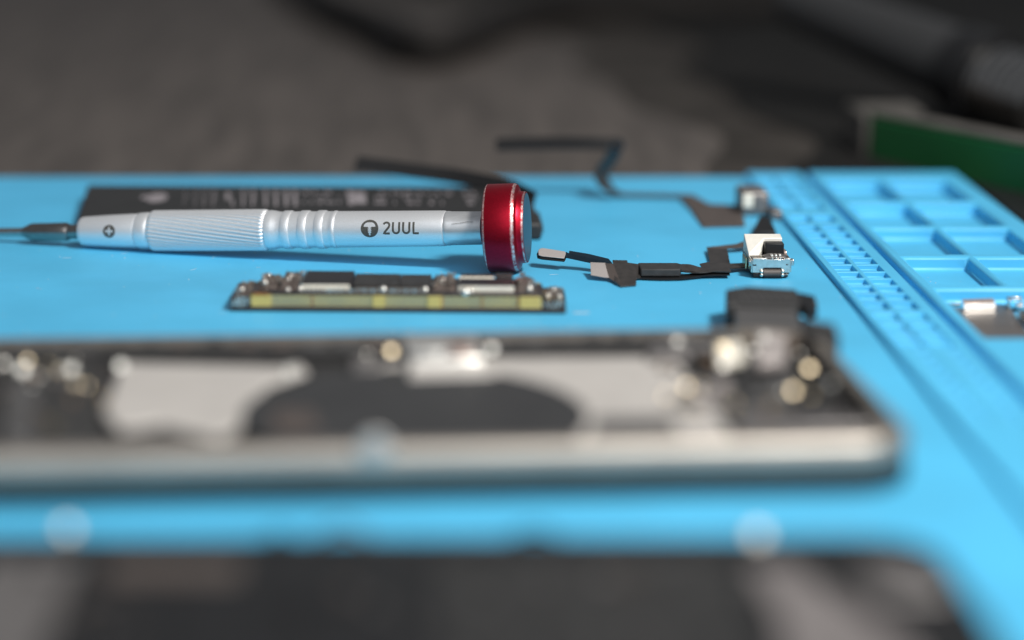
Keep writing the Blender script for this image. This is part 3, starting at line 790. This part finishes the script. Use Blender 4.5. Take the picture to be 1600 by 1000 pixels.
def lift(lst, z0, z1, name, m, bev=0.3, parent=ph):
    b = MB(); b.prism([PL(x, y, z1) for x, y in lst], z0, z1); return b.build(name, M[m], parent, bevel=bev, local=True)
# far inner ledge
b = MB(); b.box(-PLn + 12, -14, PW - 8.5, PW - 1.9, 4.6, 7.2); b.build('inner_ledge', M['blackm'], ph, local=True, bevel=.3)
for i in range(26):
    x = -20 - i * 5.6; b = MB(); b.box(x, x + random.uniform(1.6, 4.2), PW - 8, PW - 5 + random.uniform(0, 2.5), 7.2, 7.2 + random.uniform(.2, .6)); b.build('ledge_part', M[random.choice(['dgrey', 'blackm', 'flexb', 'dgrey'])], ph, local=True, bevel=.15)
lift([(190, 566), (440, 572), (470, 566), (482, 580), (420, 600), (392, 625), (372, 668), (340, 682), (250, 660), (185, 668), (160, 640), (178, 600)], 5.0, 6.2, 'midframe_plate', 'plate', .5)
lift([(650, 560), (1050, 556), (1100, 610), (1150, 690), (900, 690), (905, 640), (830, 596), (660, 585), (560, 590), (560, 575)], 5.0, 6.2, 'midframe_plate', 'plate', .5)
# round black disc
c = PL(648, 645, 6.4)
b = MB(); b.prism([(c.x + 27.5 * math.cos(2 * math.pi * i / 64), c.y + 27.5 * math.sin(2 * math.pi * i / 64)) for i in range(64)], 6.0, 6.5) 
b.v = [Vector((v.x, min(v.y, PW - 9), v.z)) for v in b.v]; b.v = [Vector((v.x, max(v.y, 2.0), v.z)) for v in b.v]
b.build('round_disc', M['coil'], ph, local=True, bevel=.15)
lift([(930, 652), (1050, 650), (1062, 676), (925, 678)], 6.2, 6.6, 'cutout_pad', 'dgrey')
lift([(425, 640), (490, 640), (500, 672), (428, 674)], 6.5, 6.9, 'film_pad', 'flexb')
lift([(0, 555), (150, 552), (165, 600), (150, 690), (0, 700)], 4.6, 5.8, 'side_module', 'blackm', .5)
lift([(10, 600), (60, 600), (55, 690), (0, 695)], 5.8, 6.6, 'module_lid', 'dgrey')
# camera cluster and metal brackets near the far edge
lift([(630, 526), (745, 524), (755, 560), (640, 562)], 6.0, 8.2, 'camera_bracket', 'bright', .5)
lift([(655, 532), (690, 532), (692, 550), (655, 550)], 8.2, 8.7, 'bracket_plate', 'bright', .2)
lift([(700, 530), (735, 530), (738, 552), (702, 552)], 8.2, 8.6, 'bracket_plate', 'copper', .2)
lift([(640, 565), (760, 560), (775, 585), (640, 590)], 6.0, 6.8, 'bracket_apron', 'plate', .2)
lift([(550, 558), (590, 556), (595, 576), (550, 578)], 6.0, 7.0, 'bracket_arm', 'mgrey', .2)
lift([(1085, 585), (1230, 590), (1245, 640), (1130, 645)], 5.0, 6.0, 'battery_flap', 'dgrey')
lift([(1116, 534), (1158, 530), (1166, 558), (1122, 566)], 6.0, 7.6, 'contact_block', 'cream', .5)
lift([(1020, 520), (1080, 520), (1080, 556), (1010, 556)], 6.0, 7.4, 'connector_lid', 'mgrey', .4)
lift([(1180, 515), (1230, 515), (1228, 560), (1185, 565)], 6.0, 7.8, 'connector_lid', 'pad', .4)
lift([(1240, 540), (1300, 540), (1330, 610), (1270, 620)], 4.6, 6.2, 'corner_module', 'black', .4)
lift([(1150, 650), (1370, 655), (1365, 668), (1150, 672)], 4.6, 7.6, 'inner_rail', 'mgrey', .4)
lift([(1252, 497), (1305, 505), (1312, 525), (1260, 520)], 4.6, 9.5, 'corner_bracket', 'blackm', .4)
LAMP = Vector((420, 20, 740)); EYE = Vector((0, 0, H))
def glint(name, p, r, m, parent, local_inv=None, th=0.5, jit=0.0):
    """small polished disc (screw head or contact) tilted to mirror the lamp into the camera"""
    n_ = ((LAMP - p).normalized() + (EYE - p).normalized()).normalized()
    n_ = (n_ + Vector((random.uniform(-1, 1), random.uniform(-1, 1), random.uniform(-1, 1))) * jit).normalized()
    q = Vector((1, 0, 0)).rotation_difference(n_).to_matrix().to_4x4()
    fr = Matrix.Translation(p) @ q
    if local_inv is not None: fr = local_inv @ fr
    b = MB(); b.lathe([(-th, r * .8), (-.1, r), (0, r * .92), (0.02, r * .3)], n=20, fr=fr); return b.build(name, M[{'brass': 'glintb', 'dull': 'glintd'}.get(m, 'glintn')], parent, local=local_inv is not None)
for x, y, z, r, m, j in ((1130, 543, 7.9, .9, 'brass', .16), (1265, 575, 6.8, .7, 'brass', .18), (1196, 528, 8.0, .9, 'dull', .15), (1060, 535, 7.6, .8, 'dull', .15),
                         (612, 548, 8.0, .7, 'brass', .18), (768, 545, 8.0, .8, 'dull', .12), (36, 578, 6.9, 1.0, 'dull', .16), (112, 578, 6.2, .9, 'dull', .18),
                         (452, 580, 6.7, 1.2, 'dull', .12), (190, 572, 6.6, 1.0, 'dull', .16), (1130, 570, 7, .6, 'nickel', .15), (1240, 610, 6.6, .6, 'brass', .3), (1300, 600, 6.6, .6, 'dull', .2)):
    p = G(x, y, z); glint('screw_head', p, r, m, ph, PFi, jit=j)
for i in range(90):
    if i < 55: x, y = random.uniform(1020, 1330), random.uniform(515, 640)
    else: x, y = random.uniform(0, 160), random.uniform(545, 660)
    if x > 1230 + (y - 500) * .75: continue
    p = PL(x, y, 6.8); r = random.uniform(.35, 1.0); m = random.choice(['mgrey', 'mgrey', 'brass', 'nickel', 'black', 'flexb', 'ceramic', 'pad'])
    b = MB(); q = Matrix.Translation(Vector((p.x, p.y, 0))) @ Matrix.Rotation(random.uniform(0, 3), 4, 'Z'); b.box(-r, r, -r * .6, r * .6, 5.0, 6.4 + random.uniform(0, .8), fr=q)
    b.build('component', M[m], ph, bevel=.12, local=True)
for i in range(34):
    x, y = (random.uniform(1020, 1310), random.uniform(512, 630)) if i < 20 else (random.uniform(0, 170), random.uniform(545, 650)) if i < 28 else (random.uniform(540, 800), random.uniform(520, 575))
    if x > 1220 + (y - 500) * .7: continue
    glint('glint_point', G(x, y, 7.0), random.uniform(.25, .6), random.choice(['brass', 'dull', 'nickel']), ph, PFi, jit=.3)  # discs added for scattered lamp glints
for i in range(24):
    x, y = random.uniform(1060, 1300), random.uniform(520, 640)
    if x > 1210 + (y - 500) * .7: continue
    p = PL(x, y, 7); r = random.uniform(.8, 2.2); b = MB(); b.box(p.x - r, p.x + r, p.y - r * .5, p.y + r * .5, 5, 6.6 + random.uniform(0, .9)); b.build('bracket_piece', M[random.choice(['black', 'black', 'dgrey', 'mgrey', 'pad'])], ph, bevel=.2, local=True)
c = PL(585, 705, 6.4); 
b = MB(); b.lathe([(-.6, 2.0), (0.0, 2.3), (0.35, 2.0), (0.42, .3)], n=28, fr=PFi @ Matrix.Translation(GY(585, 700, (PFm @ Vector((c.x, 0, 5))).y)) @ Matrix.Rotation(R(-90), 4, 'Z') @ Matrix.Rotation(0, 4, 'X'))
b.build('rim_highlight', M['plate'], ph, local=True)  # pale disc stands in for a highlight spot on the rim

# ------------------------------------------------------------------ display panel in the foreground
dz = 2.6
dp = empty('display_panel', (72, 200, 0), 'dark display panel at the bottom, grey metal sheets on its upturned back, strongly blurred', 'display')
fe = G(700, 838, dz).y
b = MB(); b.prism(rrect(-95, 71.8, fe - 72, fe, 9), 0.0, dz); b.build('panel', M['black'], dp, bevel=.5)
def dl(x0, x1, y0, y1, m, name, h=0.5, bev=.3):
    a, c = G(x0, y1, dz + h), G(x1, y0, dz + h); b = MB(); b.box(min(a.x, c.x), max(a.x, c.x), a.y, min(c.y, fe - .6), dz, dz + h); return b.build(name, M[m], dp, bevel=bev)
dl(-200, 125, 872, 1200, 'mgrey', 'side_sheet', .8)
dl(160, 380, 874, 905, 'flexb', 'flex_pad', .5)
dl(690, 1130, 870, 1200, 'batt', 'graphite_sheet', .4)
dl(400, 680, 880, 940, 'black', 'black_film', .3)
b = MB(); b.prism([*pxs([(1165, 885), (1230, 880), (1420, 1000), (1500, 1120), (1240, 1120), (1215, 960)], dz + .9)], dz, dz + .9); b.build('speaker_strip', M['strip'], dp, bevel=.4)
dl(1370, 1450, 875, 930, 'mgrey', 'sensor_block', 1.4, .5)
# thin loops of flex standing over the far edge
for (xa, xb, hh, m) in ((400, 470, 832, 'navy'), (470, 600, 822, 'flexb'), (770, 900, 830, 'navy')):
    Y = fe - 1.2; pts = catmull([GY(xa, 868, Y), GY(xa + (xb - xa) * .15, (hh + 866) / 2, Y), GY((xa + xb) / 2, hh, Y), GY(xb - (xb - xa) * .15, (hh + 866) / 2, Y), GY(xb, 868, Y)], 6)
    b = MB(); b.ribbon(pts, (0, 1.6, 0), 0.3); b.build('flex_loop', M[m], dp)
for x, y, r, m, j, pm in ((105, 826, .9, 'dull', .10, 'mgrey'), (675, 857, .9, 'nickel', .10, 'blackm'), (1185, 836, 1.1, 'dull', .08, 'plate'), (1410, 890, 1.0, 'dull', .2, 'mgrey')):
    Yq = fe - 1.5; p = GY(x, y, Yq)
    b = MB(); b.cyl(p, .9, dz - .2, p.z - .6, 14); post = b.build('screw_post', M[pm], dp, bevel=.2)
    glint('screw_head', p, r, m, dp, None, jit=j)
    for _ in range(3):
        q = p + Vector((random.uniform(-2.2, 2.2), random.uniform(-1, .5), random.uniform(-1.8, .8)))
        glint('glint_point', q, r * random.uniform(.3, .5), 'dull', dp, None, jit=.3)  # extra discs that only break up the highlight
# loose crumbs of solder and torn film over the back of the panel
for i in range(40):
    x, y = random.uniform(0, 1450), random.uniform(870, 1000); p = G(x, y, dz + .9)
    r = random.uniform(.3, 1.1); b = MB(); b.box(p.x - r, p.x + r, p.y - r * .7, p.y + r * .7, dz + .3, dz + .9 + r * .3); b.build('component', M[random.choice(['dgrey', 'mgrey', 'flexb', 'black'])], dp, bevel=.1)

# ------------------------------------------------------------------ small parts in the tray
zf = -1.6
tp = empty('shield_plate', G(1560, 510, zf), 'flat grey brown metal shield plate lying in the nearest tray compartment', 'metal plate')
b = MB()
pl = pxs([(1478, 479), (1506, 481), (1558, 475), (1576, 476), (1596, 505), (1620, 536), (1520, 540)], zf + .5)
b.prism(pl, zf + .2, zf + .45); b.build('plate', M['shield'], tp, bevel=.05)
b = MB(); b.box(G(1480, 480, zf).x, G(1478, 480, zf).x + 3.2, G(1480, 480, zf).y, G(1480, 480, zf).y + .25, zf + .2, zf + .8); b.build('edge_lip', M['nickel'], tp, bevel=.05)
ct_ = empty('contact_strip', G(1530, 484, zf), 'small bright copper coloured metal strip standing behind the grey plate in the tray', 'metal strip')
a, c = G(1507, 484, zf + .5), G(1556, 482, zf + .5)
dx = (c - a); yv = Vector((-dx.y, dx.x, 0)).normalized()
def strip(name, z0, z1, y0, y1, m):
    vs = [a + yv * y0, c + yv * y0, c + yv * y1, a + yv * y1]
    vs = [Vector((v.x, v.y, z0 if i < 2 else z1)) for i, v in enumerate(vs)]
    n_ = (vs[1] - vs[0]).cross(vs[3] - vs[0]).normalized() * .2
    b = MB(); b.add(vs + [v - n_ for v in vs], [(0, 1, 2, 3), (7, 6, 5, 4), (0, 4, 5, 1), (1, 5, 6, 2), (2, 6, 7, 3), (3, 7, 4, 0)]); b.build(name, M[m], ct_, bevel=.05)
strip('front_face', zf + .5, zf + 1.6, 0, 0.45, 'bright'); strip('folded_face', zf + 1.6, zf + 2.3, .45, 1.6, 'copper')
for i in range(9):
    p = a.lerp(c, (i + .5) / 9); b = MB(); b.box(p.x - .2, p.x + .2, p.y - .3, p.y, zf + .45, zf + .7); b.build('tooth', M['bright'], ct_)
cl = empty('spring_clip', G(1587, 485, zf), 'tiny silver spring clip at the right frame edge, on the grey plate in the tray', 'clip')
q = G(1586, 484, zf + .5)
for nm, x0, x1, y0, y1, z0, z1, m in (('frame', -1.4, -1.0, 0, 2.2, .5, 2.6, 'nickel'), ('frame', 1.2, 1.6, 0, 2.2, .5, 2.2, 'nickel'), ('top', -1.4, 1.8, 1.5, 2.4, 2.2, 2.7, 'steel'), ('tongue', .2, 1.5, -.4, 1.4, 1.3, 1.6, 'copper'), ('base', -.6, .6, -.8, .6, .5, .9, 'black')):
    b = MB(); b.box(q.x + x0, q.x + x1, q.y + y0, q.y + y1, zf + z0, zf + z1); b.build(nm, M[m], cl, bevel=.12)
q = G(1606, 505, zf + .5); cn = MB(); cn.box(q.x - 1.0, q.x + 3, q.y - 3, q.y + 4, zf + .5, zf + 2.4)
o = cn.build('small_connector', M['steel'], None, bevel=.3); tag(o, 'dark steel connector cut by the right frame edge beside the spring clip', 'connector')

# ------------------------------------------------------------------ things behind the mat
# green board in its pale frame
Yg = 640
gb = empty('green_board', (185, Yg, -3.2), 'dark green board held upright in a pale frame behind the tray', 'board')
def gp(px, py, Y): return GY(px, py, Y)
A0, A1 = gp(1362, 183, Yg), Vector((190, 531, 0))
A1.z = A0.z
b = MB()
pts2 = [A0, A1, Vector((A1.x, A1.y, -3.1)), Vector((A0.x, A0.y, -3.1))]
nn = Vector((0.3, 1, 0)).normalized() * 5
b.add(pts2 + [p + nn for p in pts2], [(0, 3, 2, 1), (4, 5, 6, 7), (0, 1, 5, 4), (1, 2, 6, 5), (2, 3, 7, 6), (3, 0, 4, 7)])
b.build('board', M['green'], gb, bevel=.3)
b = MB(); e0, e1 = gp(1350, 180, Yg + 1), gp(1361, 180, Yg + 1); b.box(e0.x, e1.x, Yg + 1, Yg + 30, -3.1, e0.z); b.build('frame_post', M['white'], gb, bevel=1.0)
t0_ = A0 + Vector((0, 1, .3)); t1_ = A1 + Vector((0, 1, .3))
b = MB(); vs = [t0_, t1_, t1_ + Vector((6, 9, 0)), t0_ + Vector((2, 9, 0))]
b.add(vs + [v + Vector((0, 0, 1.4)) for v in vs], [(3, 2, 1, 0), (4, 5, 6, 7), (0, 1, 5, 4), (1, 2, 6, 5), (2, 3, 7, 6), (3, 0, 4, 7)]); b.build('frame_top', M['white'], gb, bevel=.6)
q = gp(1395, 165, Yg + 10); b = MB(); b.box(q.x - 8, q.x + 9, Yg + 8, Yg + 26, A0.z - 1, q.z - 1.5); b.build('frame_knob', M['white'], gb, bevel=1.5)
# dark tool handle with steel ring
th_ = empty('tool_handle', GY(1560, 140, 690), 'black tool handle with dark collar and steel ring leaning in from the top right', 'tool')
pA, pB, pC, pD = GY(1240, 0, 760), GY(1500, 105, 700), GY(1545, 125, 690), GY(1640, 165, 672)
b = MB(); b.tube([pA, pA.lerp(pB, .5), pB], [9, 10.5, 12], 24); b.build('handle', M['charcoal'], th_)
b = MB(); b.tube([pB, pC], [13.5, 14], 24); b.build('collar', M['black'], th_)
for i in range(7):
    u, v = i / 7, (i + .7) / 7; b = MB(); b.tube([pC.lerp(pD, u), pC.lerp(pD, v)], 11.5, 24); b.build('steel_ring', M['steel'], th_)
# cables lying on the desk
def cable(pts, r, label):
    P = catmull([Vector((G(x, y, -3 + r).x, G(x, y, -3 + r).y, -3.2 + r)) for x, y in pts], 10)
    b = MB(); b.tube(P, r, 12); o = b.build('cable', M['rubber'], None); tag(o, label, 'cable', 'cables on the desk behind the mat'); return o
cable([(430, -60), (500, 0), (590, 40), (660, 72), (720, 62), (790, 30), (880, 12), (1000, 6), (1150, 2), (1300, 0)], 7.5, 'thick black cable sagging across the top middle of the desk')
# dark sheets standing in for the desk's falloff into shade, one over the other
def shade(name, edge, m, label, z0, zamp):
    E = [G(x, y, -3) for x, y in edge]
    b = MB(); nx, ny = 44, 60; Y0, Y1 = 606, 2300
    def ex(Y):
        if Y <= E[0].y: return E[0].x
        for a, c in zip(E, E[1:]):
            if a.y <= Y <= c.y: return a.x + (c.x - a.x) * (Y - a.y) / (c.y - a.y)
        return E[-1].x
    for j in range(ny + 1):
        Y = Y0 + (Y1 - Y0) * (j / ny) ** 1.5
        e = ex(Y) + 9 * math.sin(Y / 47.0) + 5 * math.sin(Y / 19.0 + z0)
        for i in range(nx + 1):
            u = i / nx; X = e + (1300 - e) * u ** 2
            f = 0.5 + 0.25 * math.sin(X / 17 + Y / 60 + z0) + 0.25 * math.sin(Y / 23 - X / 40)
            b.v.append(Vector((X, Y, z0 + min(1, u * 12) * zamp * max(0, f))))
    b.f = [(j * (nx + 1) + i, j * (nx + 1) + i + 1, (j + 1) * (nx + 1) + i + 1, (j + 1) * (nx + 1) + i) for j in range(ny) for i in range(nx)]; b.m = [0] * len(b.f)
    o = b.build(name, M[m], None, angle=180); tag(o, label, 'shade')
shade('grey_shade', [(1100, 268), (1030, 170), (900, 80), (680, 10), (420, -60), (100, -160)], 'shade2', 'dark grey cloth sheet standing in for light falloff across the middle of the background', -3.15, 0.35)
shade('black_shade', [(1230, 268), (1170, 160), (1060, 70), (900, 10), (700, -40), (400, -120)], 'shade', 'crumpled near black cloth sheet standing in for the falloff over the upper right of the background', -2.4, 2.0)
b = MB(); b.box(152, 420, 380, 645, -3.1, -2.2)
o = b.build('rubber_sheet', M['black'], None, bevel=.3); tag(o, 'black rubber sheet on the desk right of the blue mat, under the green board', 'sheet')
